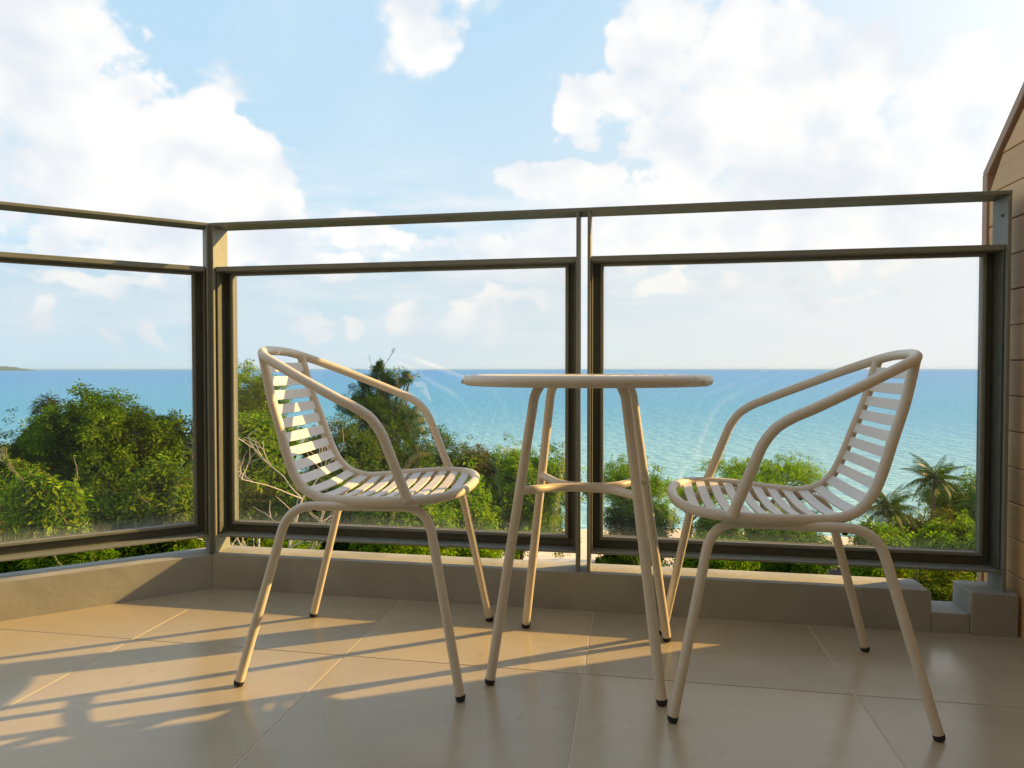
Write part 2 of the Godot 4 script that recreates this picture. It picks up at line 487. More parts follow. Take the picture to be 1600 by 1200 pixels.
func make_chair() -> Node3D:
	# local x forwards, z to the sitter's right
	var o := thing("balcony_chair", "", "chair")
	var half := [Vector3(0.302, 0.439, 0.0), Vector3(0.299, 0.439, 0.07), Vector3(0.286, 0.4385, 0.135), Vector3(0.258, 0.438, 0.192), Vector3(0.215, 0.437, 0.222), Vector3(0.165, 0.435, 0.228),
		Vector3(0.09, 0.431, 0.212), Vector3(0.02, 0.427, 0.186), Vector3(-0.03, 0.428, 0.168), Vector3(-0.072, 0.444, 0.156), Vector3(-0.102, 0.476, 0.147), Vector3(-0.122, 0.52, 0.141),
		Vector3(-0.145, 0.59, 0.133), Vector3(-0.172, 0.672, 0.124), Vector3(-0.1945, 0.764, 0.114)]
	var loop := []
	for k in range(half.size() - 1, 0, -1): loop.append(Vector3(half[k].x, half[k].y, -half[k].z))
	loop.append_array(half)
	var b := MB.new()
	b.tube(spline(loop, 6), 0.0113, 14)
	put("side_frame", b.mesh(), M.coat, o)
	var arm := [Vector3(0.197, 0.437, 0.238), Vector3(0.175, 0.492, 0.2385), Vector3(0.150, 0.556, 0.239), Vector3(0.136, 0.589, 0.240), Vector3(0.112, 0.622, 0.2425), Vector3(0.078, 0.645, 0.2445), Vector3(0.04, 0.662, 0.240),
		Vector3(-0.05, 0.702, 0.207), Vector3(-0.13, 0.7375, 0.168), Vector3(-0.178, 0.758, 0.136), Vector3(-0.200, 0.768, 0.105), Vector3(-0.211, 0.774, 0.065)]
	var hoop := []
	for p in arm: hoop.append(p)
	hoop.append(Vector3(-0.215, 0.776, 0.0))
	for k in range(arm.size() - 1, -1, -1): hoop.append(Vector3(arm[k].x, arm[k].y, -arm[k].z))
	b = MB.new()
	b.tube(spline(hoop, 6), 0.0113, 14)
	put("arm_hoop", b.mesh(), M.coat, o)
	for s in [1, -1]:
		var c := [Vector3(-0.2068, 0.008, 0.220 * s), Vector3(-0.098, 0.412, 0.189 * s), Vector3(0.06, 0.411, 0.196 * s), Vector3(0.231, 0.419, 0.203 * s), Vector3(0.3127, 0.008, 0.239 * s)]
		var r := [c[0]]
		for k in range(1, c.size() - 1): r.append(c[k])
		r.append(c[-1])
		b = MB.new()
		b.tube(rounded([c[0], c[1], c[3], c[4]], 0.062, 9), 0.0108, 14)
		var leg := put("leg", b.mesh(), M.coat, o)
		foot(leg, c[0], (c[1] - c[0]).normalized(), 0.0112)
		foot(leg, c[4], (c[3] - c[4]).normalized(), 0.0112)
		for e in [Vector3(-0.035, 0.399, 0.192 * s), Vector3(0.19, 0.404, 0.201 * s)]:
			b = MB.new()
			b.tube(PackedVector3Array([e, e + Vector3(0, 0.004, 0), e + Vector3(0, 0.010, 0)]), [0.004, 0.007, 0.007], 8)
			put("screw", b.mesh(), M.rubber, leg)
	for x in [0.0, 0.14]:                                              # flat cross bars under the seat
		b = MB.new()
		b.tube(spline([Vector3(x, 0.413, -0.19), Vector3(x, 0.400, -0.10), Vector3(x, 0.397, 0.0), Vector3(x, 0.400, 0.10), Vector3(x, 0.413, 0.19)], 4), 0.008, 10)
		put("cross_bar", b.mesh(), M.coat, o)
	# slats at equal steps along the frame from the top of the back to the front of the seat
	var path := PackedVector3Array()
	var raw := spline(half, 8)
	for k in range(raw.size() - 1, -1, -1): path.append(raw[k])
	var run := [0.0]
	for k in range(1, path.size()):
		var a := Vector3(path[k].x, path[k].y, 0)
		run.append(run[-1] + a.distance_to(Vector3(path[k - 1].x, path[k - 1].y, 0)))
	var n_slats := 19
	var first := 0.030
	var last: float = run[-1] - 0.048
	for q in n_slats:
		var want := lerpf(first, last, float(q) / (n_slats - 1))
		var k := 1
		while k < path.size() - 1 and run[k] < want: k += 1
		var p: Vector3 = path[k - 1].lerp(path[k], (want - run[k - 1]) / maxf(run[k] - run[k - 1], 1e-6))
		var tg := path[mini(k + 1, path.size() - 1)] - path[maxi(k - 2, 0)]
		tg = Vector3(tg.x, tg.y, 0).normalized()
		var nn := Vector3(tg.y, -tg.x, 0)                               # away from the sitter: down under the seat, back behind the back
		if nn.y > 0.2 or nn.x > 0.5: nn = -nn
		var depth := lerpf(0.006, 0.017, smoothstep(0.25, 0.55, want))
		put("slat", slat_mesh(Vector3(p.x, p.y, -p.z + 0.004), Vector3(p.x, p.y, p.z - 0.004), tg, nn * depth, 0.0235 if want < 0.4 else 0.0225, 0.0045), M.slat, o)
	return o

func make_table(at: Vector3, turn: float) -> void:
	var o := thing("round_table", "round cream slatted table on four splayed legs standing between the two chairs", "table", at, turn)
	var b := MB.new()
	var ring := PackedVector3Array()
	for k in 65: ring.append(Vector3(cos(TAU * k / 64) * 0.294, 0.7085, sin(TAU * k / 64) * 0.294))
	b.tube(ring, 0.0128, 14, false)
	put("tabletop_rim", b.mesh(), M.coat, o)
	var pitch := 0.0415
	for k in range(-6, 7):
		var x := k * pitch
		var z := sqrt(0.292 * 0.292 - x * x)
		b = MB.new()
		b.box(Vector3(x - 0.0165, 0.7125, -z), Vector3(x + 0.0165, 0.7185, z), 0.0012)
		put("slat", b.mesh(), M.slat, o)
	for e in [-1, 1]:
		b = MB.new()
		b.box(Vector3(-0.285, 0.700, e * 0.11 - 0.015), Vector3(0.285, 0.7105, e * 0.11 + 0.015), 0.001)
		put("cross_bar", b.mesh(), M.coat, o)
	for q in [[-1, 1], [-1, -1], [1, -1], [1, 1]]:
		var ft := Vector3(q[0] * 0.196, 0.008, q[1] * 0.181)
		var tp := Vector3(q[0] * 0.108, 0.675, q[1] * 0.099)
		b = MB.new()
		b.tube(rounded([ft, tp, Vector3(q[0] * 0.094, 0.701, q[1] * 0.088)], 0.03, 6), 0.0118, 14)
		var leg := put("leg", b.mesh(), M.coat, o)
		foot(leg, ft, (tp - ft).normalized(), 0.0122)
	for e in [-1, 1]:
		var x := 0.140
		var z := 0.129
		b = MB.new()
		b.tube(rounded([Vector3(-x, 0.446, e * z), Vector3(-0.062, 0.440, e * 0.0112), Vector3(0.062, 0.440, e * 0.0112), Vector3(x, 0.446, e * z)], 0.05, 6), 0.0105, 12)
		put("stretcher", b.mesh(), M.coat, o)

# ---------------------------------------------------------------- balcony
func slab(a0: float, a1: float, b0: float, b1: float, h0: float, h1: float, bev := 0.004) -> ArrayMesh:   # a box on the balcony grid
	var m := MB.new()
	m.box(Vector3(a0, h0, -b1), Vector3(a1, h1, -b0), bev, Transform3D(Basis(Vector3.UP, deg_to_rad(-GRID)), Vector3.ZERO))
	return m.mesh()

const CORNER := Vector2(-1.386, 2.068)     # inner foot of the kerb's corner, on the grid
const LEFT := Vector2(-0.7437, -0.6685)    # along the left railing, from the corner

func inside(p: Vector2) -> float:          # metres inside the left kerb
	var q := p - CORNER
	return q.x * 0.6685 - q.y * 0.7437

func clip(poly: Array) -> Array:
	var out := []
	for k in poly.size():
		var p: Vector2 = poly[k]
		var q: Vector2 = poly[(k + 1) % poly.size()]
		var dp := inside(p)
		var dq := inside(q)
		if dp >= 0: out.append(p)
		if (dp >= 0) != (dq >= 0): out.append(p.lerp(q, dp / (dp - dq)))
	return out

func prism(poly: Array, h0: float, h1: float, bev := 0.0) -> ArrayMesh:
	var m := MB.new()
	var mid := Vector2.ZERO
	for p in poly: mid += p / poly.size()
	var top := []
	var low := []
	var rim := []
	for p in poly:
		var ins: Vector2 = p + (mid - p).normalized() * bev * 1.41
		top.append(grid(ins.x, ins.y, h1))
		rim.append(grid(p.x, p.y, h1 - bev))
		low.append(grid(p.x, p.y, h0))
	m.face(top, Vector3.UP)
	m.face(low, Vector3.DOWN)
	for k in poly.size():
		var j := (k + 1) % poly.size()
		var e: Vector2 = (poly[k] + poly[j]) / 2 - mid
		var out := grid(e.x, e.y)
		m.face([low[k], low[j], rim[j], rim[k]], out)
		if bev > 0: m.face([rim[k], rim[j], top[j], top[k]], out + Vector3.UP)
	return m.mesh()

func make_floor() -> void:
	var base := clip([Vector2(-4.2, -0.9), Vector2(1.06, -0.9), Vector2(1.06, 2.19), Vector2(-4.2, 2.19)])
	var f := put("floor", prism(base, -0.2, -0.0012), M.grout)
	tag(f, "balcony floor of large beige tiles with pale joints", "", "", "structure")
	var s := 0.612
	var j := 0.0017
	for ia in range(-5, 3):
		for ib in range(-5, 2):
			var a0 := -0.725 + ia * s
			var b0 := 1.636 + ib * s
			var poly := clip([Vector2(a0 + j, b0 + j), Vector2(minf(a0 + s - j, 1.058), b0 + j), Vector2(minf(a0 + s - j, 1.058), minf(b0 + s - j, 2.10)), Vector2(a0 + j, minf(b0 + s - j, 2.10))])
			if poly.size() < 3 or b0 + s < -0.85 or a0 > 1.1: continue
			put("tile", prism(poly, -0.012, 0.0, 0.0008), M.tiles[absi(ia * 7 + ib * 3) % 4], f)

func make_kerbs() -> void:
	var m := Node3D.new()
	var front := thing("front_kerb", "long painted concrete kerb under the front railing, notched near its right end", "kerb")
	put("kerb_run", prism([CORNER, Vector2(0.825, 2.068), Vector2(0.825, 2.178), CORNER + Vector2(-0.041, 0.110)], -0.02, 0.116, 0.004), M.kerb, front)
	put("drain_sill", slab(0.8255, 0.9245, 2.069, 2.177, -0.02, 0.056, 0.002), M.kerb, front)
	put("end_block", slab(0.925, 1.045, 2.066, 2.18, -0.02, 0.119, 0.004), M.kerb, front)
	var e := CORNER + LEFT * 3.0
	var o := Vector2(-0.6685, 0.7437) * 0.11
	var left := thing("left_kerb", "painted concrete kerb under the left railing, partly sunlit", "kerb")
	put("kerb_run", prism([CORNER + LEFT * 0.001, CORNER + Vector2(-0.041, 0.110) + LEFT * 0.001, e + o, e], -0.02, 0.114, 0.004), M.kerb, left)
	m.free()

func bar(parent: Node, called: String, lo: Vector3, hi: Vector3, material: Material, bev := 0.0012) -> MeshInstance3D:
	var b := MB.new()
	b.box(lo, hi, bev)
	return put(called, b.mesh(), material, parent)

func panel(parent: Node, x0: float, x1: float) -> void:
	# a deep flat-bar frame with a face set back at its outer edge, a glazing bead and a pane; x along the railing, z towards the balcony
	var f := bar(parent, "panel_frame", Vector3(x0, 1.063, -0.080), Vector3(x1, 1.078, -0.010), M.steel)
	for s in [0, 1]:
		var a := x0 if s == 0 else x1
		var d := 1.0 if s == 0 else -1.0
		bar(f, "stile", Vector3(minf(a, a + d * 0.005), 0.180, -0.080), Vector3(maxf(a, a + d * 0.005), 1.0625, -0.012), M.dark_steel)
		bar(f, "stile", Vector3(minf(a + d * 0.0052, a + d * 0.034), 0.2075, -0.080), Vector3(maxf(a + d * 0.0052, a + d * 0.034), 1.0625, -0.066), M.dark_steel)
		bar(f, "glazing_bead", Vector3(minf(a + d * 0.026, a + d * 0.037), 0.2155, -0.0655), Vector3(maxf(a + d * 0.026, a + d * 0.037), 1.0525, -0.050), M.steel, 0.002)
	bar(f, "glazing_bead", Vector3(x0 + 0.0262, 1.0527, -0.0655), Vector3(x1 - 0.0262, 1.0622, -0.050), M.steel, 0.002)
	bar(f, "bottom_bar", Vector3(x0 + 0.0053, 0.1785, -0.080), Vector3(x1 - 0.0053, 0.207, -0.064), M.dark_steel)
	bar(f, "glazing_bead", Vector3(x0 + 0.0262, 0.2045, -0.0638), Vector3(x1 - 0.0262, 0.2152, -0.049), M.steel, 0.002)
	bar(f, "bottom_lip", Vector3(x0, 0.171, -0.081), Vector3(x1, 0.1780, -0.006), M.steel)
	bar(f, "putty_line", Vector3(x0 + 0.0342, 0.2073, -0.0795), Vector3(x1 - 0.0342, 0.2145, -0.0755), M.putty, 0.001)
	var g := bar(parent, "glass_pane", Vector3(x0 + 0.0345, 0.2095, -0.0748), Vector3(x1 - 0.0345, 1.0535, -0.0688), M.glass, 0.0)
	var q := MB.new()
	q.face([Vector3(x0 + 0.038, 0.216, -0.0678), Vector3(x1 - 0.038, 0.216, -0.0678), Vector3(x1 - 0.038, 1.052, -0.0678), Vector3(x0 + 0.038, 1.052, -0.0678)], Vector3.BACK, [Vector2(0, 1), Vector2(1, 1), Vector2(1, 0), Vector2(0, 0)])
	put("grime_film", q.mesh(), M.grime, g)

func post_plate(parent: Node, x: float, thick := 0.0095, from := 0.116) -> void:
	var p := bar(parent, "post", Vector3(x - thick / 2, from, -0.083), Vector3(x + thick / 2, 1.2118, 0.0), M.steel, 0.001)
	for z in [-0.036, -0.016]:                                          # weld beads under the rail
		var b := MB.new()
		b.tube(spline([Vector3(x + thick / 2, 1.210, z - 0.006), Vector3(x + thick / 2 + 0.002, 1.207, z), Vector3(x + thick / 2, 1.210, z + 0.006)], 3), 0.0028, 6)
		put("weld", b.mesh(), M.steel, p)

func make_railings() -> void:
	var turn := deg_to_rad(-GRID)
	var z := 0.008                                                      # how far the plates stand back from the kerb's inner face
	var front := thing("front_railing", "grey steel railing with two glass panels along the front edge of the balcony", "railing", grid(CORNER.x, CORNER.y + z), turn)
	bar(front, "top_rail", Vector3(-0.033, 1.212, -0.085), Vector3(2.403, 1.2225, 0.002), M.steel, 0.0015)
	post_plate(front, 0.0035, 0.010)
	post_plate(front, 1.222)
	post_plate(front, 1.256)
	post_plate(front, 2.398, 0.0095)
	panel(front, 0.011, 1.2165)
	panel(front, 1.2615, 2.3925)
	# the narrow edge where the two corner plates meet
	var cs := MB.new()
	cs.box(Vector3(-0.0085, 0.115, -0.011), Vector3(0.0085, 1.2116, 0.0025), 0.001, Transform3D(Basis(Vector3.UP, deg_to_rad(21.0)), Vector3(-0.003, 0, 0)))
	put("corner_edge", cs.mesh(), M.dark_steel, front)
	for p in [[2.398, 1.205]]:
		var b := MB.new()
		b.tube(PackedVector3Array([Vector3(p[0] - 0.0048, 1.16, -0.028), Vector3(p[0] - 0.009, 1.16, -0.028)]), 0.004, 8)
		put("bolt", b.mesh(), M.dark_steel, front)
	var length := 2.46
	var dir3 := grid(-LEFT.x, -LEFT.y)
	var st := CORNER + LEFT * length + Vector2(-0.6685, 0.7437) * z
	var left := thing("left_railing", "grey steel railing with glass panels along the angled left edge of the balcony", "railing", grid(st.x, st.y), atan2(-dir3.z, dir3.x))
	bar(left, "top_rail", Vector3(0.0, 1.2118, -0.085), Vector3(length + 0.033, 1.2222, 0.002), M.steel, 0.0015)
	post_plate(left, length - 0.0030, 0.010)
	post_plate(left, length - 1.222)
	post_plate(left, length - 1.256)
	post_plate(left, 0.008)
	panel(left, length - 1.2165, length - 0.0105)
	panel(left, 0.0135, length - 1.2615)

func make_side_wall() -> void:
	# wood-clad privacy wall at the right end: its front edge is low and its top climbs back towards the building
	var o := thing("wooden_wall", "brown plank-clad side wall with sloping top beyond the right end of the railing", "wall")
	var a0 := 1.053
	var be := 2.308
	var lowtop := 1.326
	var slope := 0.88
	var roof := 2.3
	var core := MB.new()
	var out := grid(-1, 0)
	var prof := [Vector2(be - 0.004, -0.3), Vector2(-0.9, -0.3), Vector2(-0.9, roof), Vector2(be - (roof - lowtop) / slope, roof), Vector2(be - 0.004, lowtop - 0.006)]
	var fr := []
	var bk := []
	for p in prof:
		fr.append(grid(a0 + 0.022, p.x, p.y)); bk.append(grid(a0 + 0.13, p.x, p.y))
	core.face(fr, out); core.face(bk, -out)
	for k in 5:
		var j := (k + 1) % 5
		var e: Vector2 = (prof[k] + prof[j]) / 2 - Vector2(0.5, 1.0)
		core.face([fr[k], fr[j], bk[j], bk[k]], grid(0, e.x, e.y))
	put("wall_core", core.mesh(), M.trim, o)
	var pitch := 0.100
	var h := -0.24
	var row := 0
	while h < roof - 0.02:
		var t := minf(h + pitch - 0.0012, roof)
		var g := 0.0012 if row % 2 == 0 else 0.0004
		var b0 := h + g
		var e0 := minf(be - 0.03, be - 0.03 - (b0 - lowtop + 0.03) / slope)
		var e1 := minf(be - 0.03, be - 0.03 - (t - lowtop + 0.03) / slope)
		var m := MB.new()
		var uvo := Vector2(row * 0.31, row * 0.17)
		var pts := [Vector2(-0.88, b0), Vector2(e0, b0), Vector2(e1, t), Vector2(-0.88, t)]
		var f := []; var k := []; var uv := []; var fi := []
		var bev := 0.002
		var ins := [Vector2(bev, bev), Vector2(-bev, bev), Vector2(-bev, -bev), Vector2(bev, -bev)]
		for i in 4:
			f.append(grid(a0 + bev, pts[i].x, pts[i].y)); k.append(grid(a0 + 0.0215, pts[i].x, pts[i].y))
			fi.append(grid(a0, pts[i].x + ins[i].x, pts[i].y + ins[i].y)); uv.append(pts[i] + uvo)
		m.face(fi, out, uv)
		for i in 4:
			var jn := (i + 1) % 4
			var e: Vector2 = (pts[i] + pts[jn]) / 2 - (pts[0] + pts[2]) / 2
			m.face([f[i], f[jn], fi[jn], fi[i]], out + grid(0, e.x, e.y).normalized(), [uv[i], uv[jn], uv[jn], uv[i]])
			m.face([k[i], k[jn], f[jn], f[i]], grid(0, e.x, e.y), [uv[i], uv[jn], uv[jn], uv[i]])
		put("plank", m.mesh(), M.planks[(row * 5) % 3], o)
		h += pitch
		row += 1
	put("edge_trim", slab(a0 - 0.006, a0 + 0.134, be - 0.0275, be, -0.3, lowtop, 0.002), M.trim, o)
	var st := MB.new()
	var len := (roof - lowtop) / slope * sqrt(1 + slope * slope)
	var an := atan(slope)
	var bs := Basis(Vector3.UP, deg_to_rad(-GRID)) * Basis(Vector3.RIGHT, -an)
	st.box(Vector3(-0.006, -0.0275, 0), Vector3(0.134, 0, len), 0.002, Transform3D(bs, grid(a0, be, lowtop + 0.004)))
	put("edge_trim", st.mesh(), M.trim, o)
	# the balcony's building, unseen behind the camera: tall and dark to cut fill light
	var w := put("unseen_building_wall", slab(-4.4, 1.3, -1.1, -0.9, -0.3, 7.0), M.plaster)
	tag(w, "unseen plastered building wall behind the balcony, tall and dark to cut fill light", "", "", "structure")

# ---------------------------------------------------------------- land and sea
var bumpy: FastNoiseLite
func land(x: float, d: float) -> float:
	var h := -12.6 + 6.0 * smoothstep(4.0, -9.0, x) * smoothstep(46.0, 14.0, d)
	h += 3.0 * smoothstep(-20.0, -60.0, x) * smoothstep(90.0, 40.0, d)
	h += bumpy.get_noise_2d(x, d) * 1.1 * smoothstep(62.0, 40.0, d)
	var shore := 64.0 - 10.0 * smoothstep(-20.0, 40.0, x) * 0.5 + 5.0 * bumpy.get_noise_2d(x * 0.4, 7.0) + 70.0 * smoothstep(-14.0, -70.0, x)
	h -= 0.055 * maxf(0.0, d - shore + 26.0)
	h -= 0.10 * maxf(0.0, d - shore)
	return h

func make_land() -> void:
	bumpy = noise(91, 0.04, 4)
	var m := MB.new()
	var nx := 130
	var nz := 90
	for j in nz + 1:
		for i in nx + 1:
			var x := -150.0 + 300.0 * i / nx
			var d := -20.0 + 180.0 * j / nz
			var h := land(x, d)
			var e := 0.5
			var nn := Vector3(land(x - e, d) - land(x + e, d), 2 * e, land(x, d + e) - land(x, d - e)).normalized()
			var sand := smoothstep(-12.4, -13.0, h + 0.5 * bumpy.get_noise_2d(x * 3, d * 3))
			sand *= smoothstep(-14.0, -4.0, x)
			m.col = Color(0.075, 0.085, 0.03).lerp(Color(0.13, 0.10, 0.055), 0.5 + bumpy.get_noise_2d(x * 4, d * 4)).lerp(Color(0.62, 0.53, 0.42), sand)
			m.vert(Vector3(x, h, -d), nn, Vector2(x, d))
	for j in nz:
		for i in nx:
			var a := j * (nx + 1) + i
			m.tri(a, a + nx + 1, a + 1)
			m.tri(a + 1, a + nx + 1, a + nx + 2)
	tag(put("ground", m.mesh(), M.ground), "wooded ground falling to a pale sandy shore below the balcony", "", "", "structure")
	# the sea: rings out to the horizon, pale over the sand and deep blue far out
	m = MB.new()
	var rings := 56
	var sides := 120
	for r in rings + 1:
		var d := 20.0 * pow(1.135, r)
		if r == rings: d = 26000.0
		for s in sides + 1:
			var an := TAU * s / sides
			var x := sin(an) * d
			var z := cos(an) * d
			var deep := clampf(log(d / 70.0) / log(2200.0 / 70.0), 0, 1)
			var near := Color(0.27, 0.52, 0.58)
			var mid := Color(0.025, 0.28, 0.52)
			var far := Color(0.008, 0.22, 0.58)
			m.col = near.lerp(mid, smoothstep(0.0, 0.45, deep)).lerp(far, smoothstep(0.35, 1.0, deep))
			m.vert(Vector3(x, -14.3, -z), Vector3.UP, Vector2(x, z) / 42.0)
	for r in rings:
		for s in sides:
			var a := r * (sides + 1) + s
			m.tri(a, a + sides + 1, a + 1)
			m.tri(a + 1, a + sides + 1, a + sides + 2)
	var w := mat(Color(1, 1, 1), 0.22)
	w.vertex_color_use_as_albedo = true
	w.metallic_specular = 0.15
	w.normal_enabled = true
	w.normal_texture = waves()
	w.normal_scale = 1.0
	tag(put("sea", m.mesh(), w), "calm turquoise sea reaching to the horizon", "", "", "structure")
	# low island on the horizon at the far left
	m = MB.new()
	var prof := noise(95, 0.11, 3)
	for k in 41:
		var x := -1.0 + 2.0 * k / 40
		var top := (1.0 - x * x) * (62.0 + 26.0 * prof.get_noise_1d(k * 2.0)) * (1.0 - 0.35 * x)
		for q in 3:
			m.col = Color(0.08, 0.13, 0.12)
			m.vert(Vector3(x * 520.0, -16.0 + top * [0.0, 1.0, 0.0][q], [140.0, 0.0, -140.0][q] * (1.05 - x * x)), Vector3(0.1 * x, 0.5, [0.8, 0.0, -0.8][q]).normalized())
	for k in 40:
		for q in 2:
			var a := k * 3 + q
			m.tri(a, a + 1, a + 3)
			m.tri(a + 1, a + 4, a + 3)
	var isl := put("island", m.mesh(), M.ground)
	isl.position = Vector3(-6290, 0, -8200)
	isl.rotation.y = deg_to_rad(38)
	tag(isl, "low hazy island on the horizon at the far left", "", "", "structure")

func waves() -> ImageTexture:
	# ripples longer across the view than along it, from three sizes of swell, tiled every 60 m
	var s := 1024
	var im := Image.create(s, s, false, Image.FORMAT_L8)
	var f1 := noise(101, 1.0, 4)
	var f2 := noise(102, 1.0, 4)
	for y in s:
		var ay := TAU * y / s
		for x in s:
			var ax := TAU * x / s
			# a torus in four dimensions, folded into two three-dimensional looks, keeps the tile seamless
			var p := Vector3(cos(ax) * 1.4, sin(ax) * 1.4, cos(ay) * 4.6)
			var q := Vector3(cos(ax) * 1.4 + 17.0, sin(ax) * 1.4, sin(ay) * 4.6)
			var v := f1.get_noise_3dv(p * 1.3) + f2.get_noise_3dv(q * 1.3)
			im.set_pixel(x, y, Color(0.5 + 0.42 * v, 0, 0))
	im.convert(Image.FORMAT_RGBA8)
	im.bump_map_to_normal_map(16.0)
	return ImageTexture.create_from_image(im)

# ---------------------------------------------------------------- plants
var clusters := {}

func leaf_cluster(seed_: int, count: int, length: float, width: float, droop: float, fold: float) -> ArrayMesh:
	# a spray of folded leaves on a short twig, about one unit in radius; its axis is +y
	var r := RandomNumberGenerator.new()
	r.seed = seed_
	var m := MB.new()
	for k in count:
		var an := k * 2.39996 + r.randf() * 0.6
		var up := r.randf_range(-0.35, 0.9)
		var dir := Vector3(cos(an), up, sin(an)).normalized()
		var base := Vector3(0, r.randf_range(-0.3, 0.45), 0) + dir * r.randf_range(0.05, 0.5)
		var l := length * r.randf_range(0.7, 1.25)
		var side := dir.cross(Vector3.UP).normalized().rotated(dir, r.randf_range(-0.9, 0.9))
		var nn := side.cross(dir).normalized()
		if nn.y < 0: nn = -nn
		var tip := base + dir * l - Vector3.UP * l * droop * r.randf_range(0.5, 1.4)
		var mid := base.lerp(tip, 0.45) + nn * l * 0.06
		var w := side * width * l
		var lift := nn * w.length() * fold
		var t := r.randf_range(0.8, 1.2)
		m.col = Color(t * r.randf_range(0.92, 1.12), t, t * r.randf_range(0.8, 1.1))
		var ll := mid + w + lift
		var rr := mid - w + lift
		m.face([base, ll, tip, mid], nn)
		m.face([base, mid, tip, rr], nn)
	return m.mesh()

func make_clusters() -> void:
	for k in 3:
		clusters["broad%d" % k] = leaf_cluster(200 + k, 13, 0.75, 0.20, 0.45, 0.35)
		clusters["small%d" % k] = leaf_cluster(210 + k, 26, 0.40, 0.24, 0.15, 0.3)
		clusters["fine%d" % k] = leaf_cluster(220 + k, 44, 0.30, 0.20, 0.1, 0.25)
		clusters["feather%d" % k] = leaf_cluster(230 + k, 34, 0.75, 0.035, 0.35, 0.2)

func crown(parent: Node3D, lobes: Array, leaf: String, size: float, dense: float, dark: Color, light: Color, seed_: int, gaps := 0.0) -> void:
	# lobes: [centre, radii]; twigs sit through the outer half of each lobe
	var r := RandomNumberGenerator.new()
	r.seed = seed_
	var clump := noise(seed_, 0.55 / size * 0.35, 3)
	var hole := noise(seed_ + 1, 0.9 / size * 0.3, 2)
	var xf := []
	var cs := []
	for lb in lobes:
		var c: Vector3 = lb[0]
		var rad: Vector3 = lb[1]
		var area := 4 * PI * pow((pow(rad.x * rad.y, 1.6) + pow(rad.x * rad.z, 1.6) + pow(rad.y * rad.z, 1.6)) / 3, 1 / 1.6)
		var n := int(clampf(area * dense * 2.6 / (size * size), 30, 4200))
		for k in n:
			var z := r.randf_range(-0.75, 1.0)
			var an := r.randf() * TAU
			var q := sqrt(1 - z * z)
			var dir := Vector3(q * cos(an), z, q * sin(an))
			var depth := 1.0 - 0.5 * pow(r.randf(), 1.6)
			if r.randf() < 0.05: depth = r.randf_range(1.0, 1.25)         # loose sprigs beyond the outline
			var p := c + dir * rad * depth
			var big := p * 0.8
			p += Vector3(clump.get_noise_3dv(big), clump.get_noise_3dv(big + Vector3(50, 0, 0)), clump.get_noise_3dv(big + Vector3(0, 50, 0))) * minf(rad.x, rad.y) * 0.7
			p += Vector3(clump.get_noise_3dv(p * 2.5), clump.get_noise_3dv(p * 2.5 + Vector3(50, 0, 0)), clump.get_noise_3dv(p * 2.5 + Vector3(0, 50, 0))) * size * 2.0
			if hole.get_noise_3dv(p) < gaps - 0.75: continue
			var y := (dir * 0.8 + Vector3(r.randf_range(-0.5, 0.5), r.randf_range(0.1, 0.9), r.randf_range(-0.5, 0.5))).normalized()
			var x := y.cross(Vector3(r.randf() - 0.5, r.randf() - 0.5, r.randf() - 0.5)).normalized()
			var s := size * r.randf_range(0.65, 1.3)
			xf.append(Transform3D(Basis(x, y, x.cross(y)) * s, p))
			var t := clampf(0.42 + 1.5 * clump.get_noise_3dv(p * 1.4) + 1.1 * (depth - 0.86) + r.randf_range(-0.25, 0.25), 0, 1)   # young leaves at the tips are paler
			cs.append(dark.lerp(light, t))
	# thin shoots that stick out of the outline, with a few loose leaves
	for k in 10 if size < 0.31 else 0:
		var lb: Array = lobes[r.randi_range(0, lobes.size() - 1)]
		var an := r.randf() * TAU
		var dir := Vector3(cos(an) * 0.75, r.randf_range(0.5, 1.0), sin(an) * 0.75).normalized()
		var a: Vector3 = lb[0] + dir * lb[1] * 0.8
		var len := size * r.randf_range(1.6, 4.2)
		var bend := Vector3(r.randf_range(-0.3, 0.3), 0.35, r.randf_range(-0.3, 0.3))
		var pts := spline([a, a + dir * len * 0.55, a + (dir + bend).normalized() * len], 4)
		var shoot := MB.new()
		var thin := []
		for q in pts.size(): thin.append(lerpf(0.014, 0.005, float(q) / pts.size()))
		shoot.tube(pts, thin, 5)
		put("shoot", shoot.mesh(), M.bark, parent)
		for q in range(2, pts.size()):
			if r.randf() < 0.35: continue
			var y := (dir + Vector3(r.randf_range(-0.8, 0.8), 0.2, r.randf_range(-0.8, 0.8))).normalized()
			var x := y.cross(Vector3(0.3, 0.5, 0.8)).normalized()
			xf.append(Transform3D(Basis(x, y, x.cross(y)) * size * r.randf_range(0.3, 0.55), pts[q]))
			cs.append(dark.lerp(light, r.randf_range(0.5, 1.0)))
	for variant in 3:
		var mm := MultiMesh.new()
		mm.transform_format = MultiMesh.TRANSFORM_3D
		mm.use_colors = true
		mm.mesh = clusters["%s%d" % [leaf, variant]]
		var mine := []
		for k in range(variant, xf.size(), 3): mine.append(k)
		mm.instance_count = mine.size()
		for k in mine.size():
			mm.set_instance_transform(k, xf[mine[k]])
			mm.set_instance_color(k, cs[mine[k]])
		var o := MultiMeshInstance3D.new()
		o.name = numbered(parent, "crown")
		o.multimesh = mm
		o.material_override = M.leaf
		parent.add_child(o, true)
		o.set_meta("kind", "stuff")

